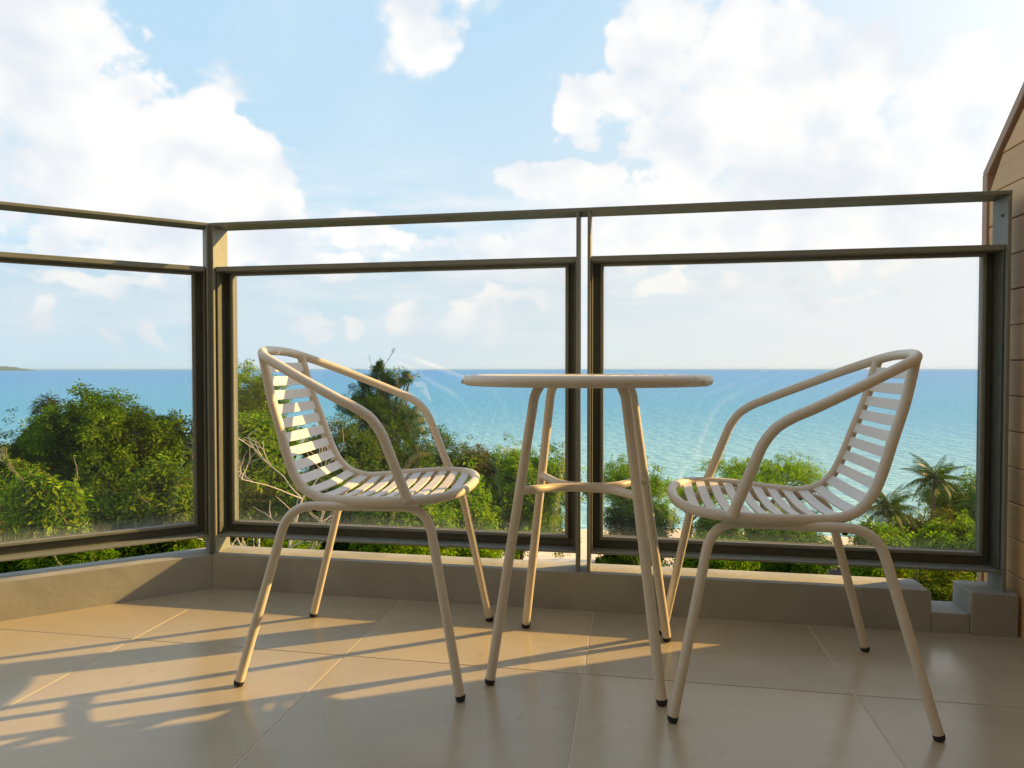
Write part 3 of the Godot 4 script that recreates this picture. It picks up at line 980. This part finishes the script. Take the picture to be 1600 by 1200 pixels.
func trunk(parent: Node3D, from: Vector3, lobes: Array, thick: float, seed_: int, material: Material = null) -> void:
	var r := RandomNumberGenerator.new()
	r.seed = seed_
	var heart := Vector3.ZERO
	for lb in lobes: heart += (lb[0] - Vector3(0, lb[1].y * 0.5, 0)) / lobes.size()
	var m := MB.new()
	var fork := from.lerp(heart, 0.72)
	var pts := spline([from, from.lerp(fork, 0.5) + Vector3(r.randf_range(-1, 1), 0, r.randf_range(-1, 1)) * from.distance_to(fork) * 0.05, fork, heart], 5)
	var rr := []
	for k in pts.size(): rr.append(lerpf(thick, thick * 0.45, float(k) / (pts.size() - 1)))
	m.tube(pts, rr, 8)
	put("trunk", m.mesh(), material if material else M.bark, parent)
	for lb in lobes:
		for q in 3:
			var start := pts[r.randi_range(pts.size() / 2, pts.size() - 1)]
			var end: Vector3 = lb[0] + Vector3(r.randf_range(-0.6, 0.6), r.randf_range(-0.2, 0.6), r.randf_range(-0.6, 0.6)) * lb[1]
			var bend := start.lerp(end, 0.5) + Vector3(r.randf_range(-0.1, 0.1), -0.06, r.randf_range(-0.1, 0.1)) * start.distance_to(end)
			m = MB.new()
			var bp := spline([start, bend, end], 4)
			var br := []
			for k in bp.size(): br.append(lerpf(thick * 0.42, thick * 0.10, float(k) / (bp.size() - 1)))
			m.tube(bp, br, 6)
			put("limb", m.mesh(), material if material else M.bark, parent)

# name, label, category, x, distance, crown width, top, bottom of crown, leaf, leaf size, density, dark, light, lobes, gaps
func tree(called: String, label: String, category: String, x: float, d: float, w: float, top: float, low: float, leaf: String, size: float, dense: float, dark: Color, light: Color, seed_: int, style := "dome", gaps := 0.0) -> Node3D:
	var g := land(x, d) - 0.1
	var o := thing(called, label, category, Vector3(x, g, -d))
	var r := RandomNumberGenerator.new()
	r.seed = seed_
	var h := top - g
	var b := maxf(low - g, 0.0)
	var lobes := []
	var half := w / 2
	if style == "dome":
		lobes.append([Vector3(0, (h + b) / 2 - (h - b) * 0.06, 0), Vector3(half * 0.80, (h - b) * 0.5, half * 0.8)])
		for k in 5:
			var an := TAU * (k + r.randf() * 0.6) / 5
			var y := lerpf(b, h, r.randf_range(0.28, 0.78))
			var s := r.randf_range(0.36, 0.5)
			lobes.append([Vector3(cos(an) * half * 0.58, y, sin(an) * half * 0.58), Vector3(half * s, minf(half * s, (h - b) * 0.3), half * s)])
	elif style == "cone":
		for k in 6:
			var t := k / 5.0
			var rr := half * lerpf(0.72, 0.12, t)
			var an := r.randf() * TAU
			lobes.append([Vector3(cos(an) * half * 0.22 * (1 - t), lerpf(b + rr * 0.4, h - rr, t), sin(an) * half * 0.2 * (1 - t)), Vector3(rr, (h - b) * 0.16, rr)])
		for k in 5:
			var an := TAU * k / 5 + r.randf()
			lobes.append([Vector3(cos(an) * half * 0.62, lerpf(b, h, r.randf_range(0.25, 0.72)), sin(an) * half * 0.62), Vector3(half * 0.33, half * 0.26, half * 0.33)])
	elif style == "spired":
		var body := h - 1.0
		lobes.append([Vector3(0, (body + b) / 2, 0), Vector3(half * 0.72, (body - b) * 0.5, half * 0.72)])
		for k in 5:
			var an := TAU * k / 5 + r.randf() * 0.7
			lobes.append([Vector3(cos(an) * half * 0.62, lerpf(b, body, r.randf_range(0.45, 0.85)), sin(an) * half * 0.62), Vector3(half * 0.36, half * 0.24, half * 0.36)])
		for q in [[-0.1, -0.1, 0.55], [-0.05, 0.35, 0.34], [0.0, 0.72, 0.18], [0.55, -0.15, 0.42], [0.95, -0.05, 0.26], [-0.7, -0.4, 0.42]]:
			lobes.append([Vector3(q[0] * half * 0.6, body + q[1], 0.1), Vector3(q[2], q[2], q[2])])
	elif style == "flat":
		for k in 7:
			var an := TAU * k / 7 + r.randf() * 0.5
			var q := half * r.randf_range(0.35, 0.72)
			lobes.append([Vector3(cos(an) * q, h - r.randf_range(0.10, 0.30) * w * 0.5, sin(an) * q), Vector3(half * 0.36, w * 0.055, half * 0.36)])
		lobes.append([Vector3(0, h - w * 0.07, 0), Vector3(half * 0.42, w * 0.06, half * 0.42)])
	elif style == "bush":
		for k in 6:
			var an := TAU * (k + r.randf() * 0.5) / 6
			var q := half * r.randf_range(0.25, 0.62)
			var s := half * r.randf_range(0.34, 0.5)
			var y := lerpf(b, h, r.randf_range(0.35, 1.0)) - s * 0.8
			lobes.append([Vector3(cos(an) * q, maxf(y, b), sin(an) * q), Vector3(s, minf(s, (h - b) * 0.42), s)])
		lobes.append([Vector3(0, (h + b) / 2, 0), Vector3(half * 0.62, (h - b) * 0.46, half * 0.62)])
	trunk(o, Vector3.ZERO, lobes, clampf(w * 0.035 + h * 0.008, 0.05, 0.32), seed_ + 5)
	crown(o, lobes, leaf, size, dense, dark, light, seed_, gaps)
	return o

func make_dead_tree(label: String, x: float, d: float, top: float, seed_: int, lean: float) -> void:
	var g := land(x, d) - 0.1
	var o := thing("bare_tree", label, "tree", Vector3(x, g, -d), 0.0, "bare trees among the green bushes")
	var r := RandomNumberGenerator.new()
	r.seed = seed_
	var h := top - g
	var todo := [[Vector3(0, 0, 0), Vector3(lean * 0.1, 1, 0).normalized(), h * 0.72, 0.055, 0]]
	while todo.size():
		var q: Array = todo.pop_back()
		var p: Vector3 = q[0]
		var dir: Vector3 = q[1]
		var len: float = q[2]
		var th: float = q[3]
		var lvl: int = q[4]
		var pts := PackedVector3Array([p])
		var rr := [th]
		var steps := 5
		for k in steps:
			dir = (dir + Vector3(r.randf_range(-0.3, 0.3), r.randf_range(-0.15, 0.2), r.randf_range(-0.3, 0.3)) * (0.3 if lvl == 0 else 0.8)).normalized()
			p += dir * len / steps
			pts.append(p)
			rr.append(lerpf(th, th * 0.42, float(k + 1) / steps))
		var m := MB.new()
		m.tube(pts, rr, 6)
		put("trunk" if lvl == 0 else "branch", m.mesh(), M.dead_wood, o)
		if lvl < 3:
			for k in [6, 4, 3][lvl]:
				var at := r.randi_range(2, steps)
				var nd := (dir * 0.5 + Vector3(r.randf_range(-1, 1) + lean * 0.5, r.randf_range(-0.15, 0.75), r.randf_range(-1, 1))).normalized()
				todo.append([pts[at], nd, [1.15, 0.7, 0.42][lvl] * r.randf_range(0.7, 1.25), maxf(rr[at] * 0.62, 0.009), lvl + 1])

func frond_mesh(length: float, droop: float, seed_: int) -> ArrayMesh:
	var r := RandomNumberGenerator.new()
	r.seed = seed_
	var m := MB.new()
	var spine := PackedVector3Array()
	var n := 26
	for k in n + 1:
		var t := float(k) / n
		spine.append(Vector3(length * (t - 0.16 * droop * t * t), length * (0.42 * t - (0.55 + droop * 0.5) * t * t), 0))
	m.col = Color(0.30, 0.30, 0.12)
	var th := []
	for k in n + 1: th.append(lerpf(0.035, 0.006, float(k) / n))
	m.tube(spine, th, 5)
	for k in range(3, n + 1):
		var t := float(k) / n
		var tg := (spine[k] - spine[k - 1]).normalized()
		var ll := length * 0.27 * sin(PI * clampf(t * 0.86 + 0.12, 0, 1)) + 0.08
		for s in [-1, 1]:
			var dir := (tg * 0.55 + Vector3(0, -0.35 - 0.3 * r.randf(), s)).normalized()
			var tip := spine[k] + dir * ll * r.randf_range(0.85, 1.1) + Vector3.DOWN * ll * 0.3
			var mid := spine[k].lerp(tip, 0.5) + Vector3.UP * ll * 0.08
			var w := tg * 0.035
			var v := r.randf_range(0.8, 1.2)
			m.col = Color(0.055 * v, 0.105 * v, 0.028 * v)
			m.face([spine[k] - w * 0.5, spine[k] + w * 0.5, mid + w, mid - w], Vector3.UP + Vector3(0, 0, s * 0.3))
			m.face([mid - w, mid + w, tip], Vector3.UP + Vector3(0, 0, s * 0.6))
	return m.mesh()

var fronds := []
func make_palm(label: String, x: float, d: float, top: float, size: float, seed_: int) -> void:
	if fronds.is_empty():
		for k in 4: fronds.append(frond_mesh(1.0 * 2.6, 0.15 + 0.3 * k, 300 + k))
	var g := land(x, d) - 0.1
	var o := thing("coconut_palm", label, "palm tree", Vector3(x, g, -d), 0.0, "coconut palms by the shore")
	var r := RandomNumberGenerator.new()
	r.seed = seed_
	var h := top - g - size * 0.35
	var lean := Vector3(r.randf_range(-0.6, 0.6), 0, r.randf_range(-0.4, 0.4))
	var pts := spline([Vector3.ZERO, Vector3(lean.x * 0.6, h * 0.5, lean.z * 0.6), Vector3(lean.x, h, lean.z)], 8)
	var rr := []
	for k in pts.size(): rr.append(lerpf(0.19, 0.11, float(k) / (pts.size() - 1)))
	var m := MB.new()
	m.tube(pts, rr, 9)
	put("trunk", m.mesh(), M.bark, o)
	for k in 26:
		var f := put("frond", fronds[k % 4], M.frond, o)
		var an := k * 2.39996
		var lift := lerpf(1.35, -0.5, float(k) / 25.0) + r.randf_range(-0.12, 0.12)
		f.transform = Transform3D(Basis(Vector3.UP, an) * Basis(Vector3.BACK, lift) * (size / 2.6 * r.randf_range(0.85, 1.1)), Vector3(lean.x, h, lean.z))
	for k in 5:
		m = MB.new()
		var c := Vector3(cos(k * 1.3) * 0.2, -0.22, sin(k * 1.3) * 0.2)
		m.tube(PackedVector3Array([c + Vector3(0, -0.15, 0), c + Vector3(0, -0.1, 0), c, c + Vector3(0, 0.09, 0), c + Vector3(0, 0.13, 0)]), [0.01, 0.09, 0.12, 0.08, 0.01], 8)
		var nut := put("coconut", m.mesh(), M.bark, o)
		nut.position = Vector3(lean.x, h, lean.z)

func make_agave(label: String, x: float, d: float, top: float, size: float, seed_: int) -> void:
	var o := thing("spiky_plant", label, "plant", Vector3(x, land(x, d), -d))
	var r := RandomNumberGenerator.new()
	r.seed = seed_
	var h := top - land(x, d) - size * 0.7
	var m := MB.new()
	m.tube(PackedVector3Array([Vector3.ZERO, Vector3(0.05, h * 0.5, 0), Vector3(0, h, 0)]), [0.12, 0.09, 0.08], 8)
	put("stem", m.mesh(), M.bark, o)
	for k in 34:
		var an := k * 2.39996
		var up := lerpf(1.3, -0.1, k / 33.0) + r.randf_range(-0.1, 0.1)
		var dir := Vector3(cos(an) * cos(up), sin(up), sin(an) * cos(up))
		var side := dir.cross(Vector3.UP).normalized() * 0.045 * size
		var c := Vector3(0, h, 0)
		m = MB.new()
		var v := r.randf_range(0.8, 1.2)
		m.col = Color(0.16 * v, 0.19 * v, 0.08 * v)
		var nn := side.cross(dir)
		if nn.y < 0: nn = -nn
		m.face([c, c + dir * size * 0.4 + side, c + dir * size - Vector3(0, 0.06 * size, 0), c + dir * size * 0.4 - nn.normalized() * 0.02], nn)
		m.face([c, c + dir * size * 0.4 - nn.normalized() * 0.02, c + dir * size - Vector3(0, 0.06 * size, 0), c + dir * size * 0.4 - side], nn)
		put("blade", m.mesh(), M.frond, o)

func make_hut(x: float, d: float, top: float, w: float) -> void:
	var g := land(x, d)
	var o := thing("beach_hut", "hut with a dark brown pitched roof among the shrubs below the railing", "hut", Vector3(x, g, -d), deg_to_rad(24))
	var h := top - g
	var e := h - w * 0.27
	var m := MB.new()
	m.box(Vector3(-w * 0.36, 0, -w * 0.3), Vector3(w * 0.36, e, w * 0.3), 0.01)
	put("wall", m.mesh(), M.plaster, o)
	m = MB.new()
	var R := [Vector3(-w * 0.2, h, 0), Vector3(w * 0.2, h, 0)]
	var C := [Vector3(-w / 2, e - 0.15, w * 0.42), Vector3(w / 2, e - 0.15, w * 0.42), Vector3(w / 2, e - 0.15, -w * 0.42), Vector3(-w / 2, e - 0.15, -w * 0.42)]
	m.face([C[0], C[1], R[1], R[0]], Vector3(0, 1, 1))
	m.face([C[2], C[3], R[0], R[1]], Vector3(0, 1, -1))
	m.face([C[1], C[2], R[1]], Vector3(1, 1, 0))
	m.face([C[3], C[0], R[0]], Vector3(-1, 1, 0))
	m.face(C, Vector3.DOWN)
	var roof := put("roof", m.mesh(), M.thatch, o)
	m = MB.new()
	m.tube(PackedVector3Array([R[0] + Vector3(-0.1, 0.02, 0), R[1] + Vector3(0.1, 0.02, 0)]), 0.09, 8)
	put("ridge_cap", m.mesh(), M.thatch, roof)

func undergrowth() -> void:
	# low scrub that covers the slopes between the trees: one mass
	var r := RandomNumberGenerator.new()
	r.seed = 400
	for variant in 3:
		var xf := []
		var cs := []
		for k in 4200:
			var d := r.randf_range(4.0, 60.0)
			var x := r.randf_range(-1.0, 1.0) * (6.0 + d * 0.95)
			var h := land(x, d)
			if h < -12.7 - 0.4 * r.randf(): continue
			if d > 34.0 and x > -4.0 and x < 9.0 and r.randf() < 0.85: continue   # the clearing and its path down to the sand
			var s := r.randf_range(0.5, 1.0)
			xf.append(Transform3D(Basis(Vector3.UP, r.randf() * TAU) * s, Vector3(x, h + r.randf_range(0.0, 0.8), -d)))
			var t := r.randf()
			cs.append(Color(0.03, 0.06, 0.012).lerp(Color(0.085, 0.13, 0.025), t))
		var mm := MultiMesh.new()
		mm.transform_format = MultiMesh.TRANSFORM_3D
		mm.use_colors = true
		mm.mesh = clusters["fine%d" % variant]
		mm.instance_count = xf.size()
		for k in xf.size():
			mm.set_instance_transform(k, xf[k])
			mm.set_instance_color(k, cs[k])
		var o := MultiMeshInstance3D.new()
		o.name = numbered(self, "undergrowth")
		o.multimesh = mm
		o.material_override = M.leaf
		add_child(o, true)
		tag(o, ["low green scrub covering the slope between the trees", "fresh green weeds growing through the scrub on the slope", "dry low bushes scattered through the scrub on the slope"][variant], "undergrowth", "", "stuff")

func make_plants() -> void:
	var deep := Color(0.075, 0.135, 0.010)
	var dk := Color(0.130, 0.235, 0.012)
	var md := Color(0.235, 0.375, 0.014)
	var br := Color(0.350, 0.490, 0.016)
	var ye := Color(0.330, 0.340, 0.024)
	var ol := Color(0.200, 0.220, 0.024)
	# left pane
	tree("vine_covered_tree", "large dark green tree hung with vines filling the left pane", "tree", -12.75, 22.0, 4.9, -0.15, -5.6, "small", 0.24, 1.25, deep, md, 501, "dome", 0.05)
	tree("vine_covered_tree", "dark shoulder of trees left of the big vine-hung tree", "tree", -16.9, 25.0, 3.6, -0.75, -6.2, "small", 0.25, 1.1, deep, dk, 502)
	tree("tall_tree", "dark tree at the left edge of the photo", "tree", -20.6, 26.0, 4.2, -2.3, -7.0, "small", 0.26, 1.1, deep, md, 503)
	tree("feathery_tree", "thin feathery grey green tree leaning over the sea at far left", "tree", -18.4, 27.0, 1.3, -1.15, -4.4, "feather", 0.42, 0.35, Color(0.12, 0.11, 0.05), Color(0.20, 0.18, 0.08), 504, "cone", 0.2)
	tree("rust_bush", "small bush with rust brown leaves below the feathery tree", "bush", -18.1, 25.0, 1.7, -1.9, -4.2, "small", 0.22, 1.0, Color(0.10, 0.055, 0.018), Color(0.10, 0.10, 0.02), 505, "bush")
	tree("yellow_bush", "yellow green bush in the lower left corner of the left pane", "bush", -9.5, 13.0, 2.1, -1.2, -4.2, "small", 0.17, 1.1, md, ye, 506, "bush")
	tree("broadleaf_bush", "bright green bush with drooping broad leaves beside the yellow green bush", "bush", -7.75, 11.5, 1.0, -1.05, -3.0, "broad", 0.20, 0.9, md, br, 507, "bush")
	tree("broadleaf_tree", "bright green tree with drooping leaf tufts in front of the vine-hung tree", "tree", -6.95, 13.5, 1.95, -0.98, -3.9, "broad", 0.20, 0.75, md, Color(0.17, 0.235, 0.02), 508, "bush", 0.15)
	tree("green_bush", "mid green bush between the broad-leaved bush and the tufted tree", "bush", -7.9, 13.2, 1.5, -1.75, -4.0, "small", 0.18, 1.1, deep, md, 509, "bush")
	for q in [[-8.6, 11.2, 1.9, -2.35], [-6.9, 10.6, 1.6, -2.15], [-5.4, 11.4, 1.6, -2.35]]:
		tree("dark_shrub", ["dark green shrub under the lower rail at the far left", "dark leafy shrub under the lower left rail, middle one", "leafy shrub under the lower left rail beside the corner post"][used.get([get_instance_id(), "dark_shrub"], 0)], "shrub", q[0], q[1], q[2], q[3], q[3] - 1.6, "small", 0.16, 1.1, deep, md if q[0] < -6 else br, 511 + int(q[0]), "bush")
	# first front pane
	tree("dense_tree", "rounded bright green tree rising above the horizon beside the corner post", "tree", -9.25, 24.0, 2.7, 1.05, -3.6, "small", 0.22, 1.1, md, br, 521, "dome", 0.05)
	tree("green_tree", "loose green tree behind the bare twigs in the left front pane", "tree", -7.0, 19.0, 2.5, -0.55, -4.9, "broad", 0.22, 0.8, md, br, 522, "bush")
	tree("dark_conifer", "tall dark pointed tree standing against the sea behind the left chair", "tree", -6.8, 36.0, 4.5, 1.1, -5.2, "fine", 0.30, 0.8, deep, dk, 523, "spired", 0.12)
	tree("olive_tree", "olive green tree behind the back of the left chair", "tree", -5.9, 24.0, 3.0, -0.85, -5.4, "small", 0.23, 1.1, dk, ol, 524, "dome")
	tree("olive_tree", "olive yellow tree under the dark pointed tree", "tree", -4.45, 27.0, 3.5, -1.5, -6.4, "small", 0.25, 1.1, dk, Color(0.15, 0.155, 0.02), 525, "dome")
	tree("dark_tree", "dark green tree sloping down to the sea right of the pointed tree", "tree", -3.0, 31.0, 4.0, -2.3, -7.2, "small", 0.27, 1.1, deep, dk, 526, "dome")
	tree("rust_bush", "bush with red brown new leaves behind the seat of the left chair", "bush", -1.5, 28.0, 2.8, -2.45, -5.6, "small", 0.25, 1.0, Color(0.26, 0.09, 0.02), ol, 527, "bush")
	tree("green_tree", "mid green tree under the seat of the left chair", "tree", -4.4, 16.0, 2.4, -1.85, -5.0, "small", 0.2, 1.1, deep, md, 528, "bush")
	tree("bright_bush", "bright green bush between the legs of the left chair", "bush", -2.4, 15.5, 2.6, -1.8, -4.8, "broad", 0.19, 0.85, md, br, 529, "bush")
	tree("bright_bush", "bright green bush left of the table legs", "bush", -1.7, 20.0, 3.2, -2.15, -5.6, "broad", 0.22, 0.85, md, br, 530, "bush")
	tree("bright_tree", "bright green tree seen between the table legs", "tree", 0.3, 29.0, 5.0, -2.75, -7.0, "small", 0.28, 0.75, md, br, 531, "dome", 0.2)
	for q in [[-4.3, 13.0, 2.2, -2.55], [-2.35, 14.5, 2.2, -2.95], [-0.85, 19.0, 1.9, -4.25]]:
		tree("low_shrub", ["low green shrub under the frame below the left chair", "low bright shrub under the frame between the chair legs", "low bright shrub under the frame left of the sandy clearing"][used.get([get_instance_id(), "low_shrub"], 0)], "shrub", q[0], q[1], q[2], q[3], q[3] - 1.8, "small", 0.18, 1.1, md if q[0] > -3 else dk, br, 541 + int(q[1]), "bush")
	make_dead_tree("bare pale twiggy tree beside the corner post in the left front pane", -4.7, 12.4, 0.9, 551, 0.0)
	make_dead_tree("lower bare pale branches in front of the green tree behind the left chair", -4.35, 12.2, 0.0, 552, -0.35)
	# second front pane
	tree("spreading_tree", "bright green spreading tree behind the right table legs", "tree", 6.6, 38.0, 6.0, -4.2, -7.6, "small", 0.28, 0.34, md, br, 561, "bush", 0.55)
	tree("blue_green_bush", "blue green bush at the foot of the spreading tree", "bush", 6.0, 33.0, 4.0, -6.3, -9.6, "small", 0.30, 0.9, Color(0.02, 0.06, 0.03), Color(0.05, 0.11, 0.04), 562, "bush")
	tree("flat_topped_tree", "wide flat-topped green tree behind the seat of the right chair", "tree", 18.9, 52.0, 11.0, -6.4, -9.0, "small", 0.34, 0.27, md, br, 563, "flat", 0.55)
	tree("flat_topped_tree", "smaller flat-topped tree at the front edge of the right chair's seat", "tree", 12.3, 47.0, 5.6, -7.3, -9.5, "small", 0.34, 0.3, md, br, 564, "flat", 0.5)
	tree("small_tree", "small green tree under the front of the right chair's seat", "tree", 13.1, 43.0, 3.3, -7.9, -11.0, "small", 0.34, 0.55, dk, br, 565, "dome", 0.25)
	tree("dark_shrub", "dark shrub in the gap right of the twin middle posts", "shrub", 5.2, 30.0, 3.4, -7.2, -9.2, "small", 0.27, 1.0, deep, dk, 566, "bush")
	tree("bright_shrub", "bright shrub in the gap below the front of the right chair", "shrub", 8.0, 27.0, 3.2, -6.3, -8.4, "small", 0.25, 1.0, md, br, 567, "bush")
	tree("green_shrub", "green shrub beside the brown-roofed hut", "shrub", 15.5, 38.0, 4.6, -8.3, -11.0, "small", 0.32, 0.8, dk, md, 568, "bush")
	tree("green_shrub", "loose yellow green shrub on the sand below the wide flat-topped tree", "shrub", 17.2, 45.0, 7.0, -8.9, -12.2, "small", 0.30, 0.45, md, br, 575, "bush", 0.45)
	tree("tall_tree", "tall green tree at the right edge of the right pane", "tree", 31.0, 46.0, 5.4, -6.4, -12.0, "small", 0.38, 0.9, dk, md, 569, "dome", 0.1)
	tree("flowering_shrub", "yellow brown flowering shrub below the tall palm", "shrub", 24.6, 40.5, 4.0, -7.9, -10.5, "small", 0.32, 0.7, ol, Color(0.24, 0.19, 0.05), 570, "bush", 0.15)
	tree("bright_shrub", "bright leafy shrub under the right rear leg of the right chair", "shrub", 17.0, 31.0, 3.4, -6.6, -9.2, "broad", 0.30, 0.8, md, br, 571, "bush")
	tree("bright_shrub", "bright leafy shrub at the bottom right of the right pane", "shrub", 18.6, 28.0, 3.4, -5.6, -8.6, "broad", 0.28, 0.8, md, br, 572, "bush")
	tree("yellow_bush", "yellow green bush under the rail by the kerb's notch", "bush", 7.0, 11.0, 2.0, -2.4, -4.4, "small", 0.15, 0.9, ol, ye, 573, "bush")
	make_palm("tallest coconut palm near the right end of the right pane", 27.6, 45.0, -5.9, 2.15, 581)
	make_palm("lower dark coconut palm beside the back of the right chair", 22.7, 40.0, -6.9, 2.0, 582)
	make_palm("coconut palm under the seat of the right chair", 16.4, 40.5, -8.2, 2.2, 583)
	make_palm("coconut palm at the front of the tall tree on the right", 29.2, 42.0, -7.2, 2.1, 584)
	make_agave("spiky pale plant in the gap behind the right table leg", 5.5, 29.0, -7.25, 1.1, 591)
	make_hut(17.9, 40.0, -10.55, 4.6)
	undergrowth()

func _ready() -> void:
	# camera
	var cam := Camera3D.new()
	cam.name = "camera"
	cam.fov = 58.72
	cam.near = 0.05
	cam.far = 40000.0
	cam.position = Vector3(0, 0.735, 0)
	cam.rotation.x = deg_to_rad(-1.235)
	add_child(cam)
	cam.current = true
	# sky, sun and exposure
	var we := WorldEnvironment.new()
	we.name = "world_environment"
	var env := Environment.new()
	env.background_mode = Environment.BG_SKY
	env.sky = make_sky()
	env.background_energy_multiplier = 0.8
	env.tonemap_mode = Environment.TONE_MAPPER_LINEAR
	env.tonemap_exposure = 2.15
	env.fog_enabled = true
	env.fog_density = 0.000015
	env.fog_light_color = Color(0.72, 0.84, 0.95)
	env.sdfgi_enabled = true
	env.ssao_enabled = true
	env.ssil_enabled = true
	we.environment = env
	add_child(we)
	var sun := DirectionalLight3D.new()
	sun.name = "sun"
	sun.light_energy = 1.6
	sun.light_color = Color(1.0, 0.81, 0.49)
	sun.light_angular_distance = 0.5
	sun.shadow_enabled = true
	add_child(sun)
	var to_sun := Vector3(cos(deg_to_rad(18.0)) * cos(deg_to_rad(22.0)), sin(deg_to_rad(22.0)), -sin(deg_to_rad(18.0)) * cos(deg_to_rad(22.0)))
	sun.look_at_from_position(to_sun * 50.0, Vector3.ZERO)
	rng.seed = 1
	make_materials()
	make_clusters()
	# structure
	make_land()
	make_floor()
	make_kerbs()
	make_railings()
	make_side_wall()
	# furniture
	var chair := make_chair()
	chair.position = Vector3(-0.404, 0, -1.7697)
	chair.rotation.y = -0.1007
	chair.scale = Vector3.ONE * 1.0094
	tag(chair, "cream slatted steel armchair left of the table, facing right and striped with sunlight", "chair", "slatted armchairs at the table")
	var other: Node3D = chair.duplicate()
	other.name = numbered(self, "balcony_chair")
	add_child(other, true)
	other.position = Vector3(0.6814, 0, -1.5862)
	other.rotation.y = 2.9661
	other.scale = Vector3.ONE * 0.9907
	tag(other, "cream slatted steel armchair right of the table, facing left in the shade", "chair", "slatted armchairs at the table")
	make_table(Vector3(0.1837, 0, -1.704), deg_to_rad(-14.5))
	# trees, palms, shrubs and the hut below
	make_plants()
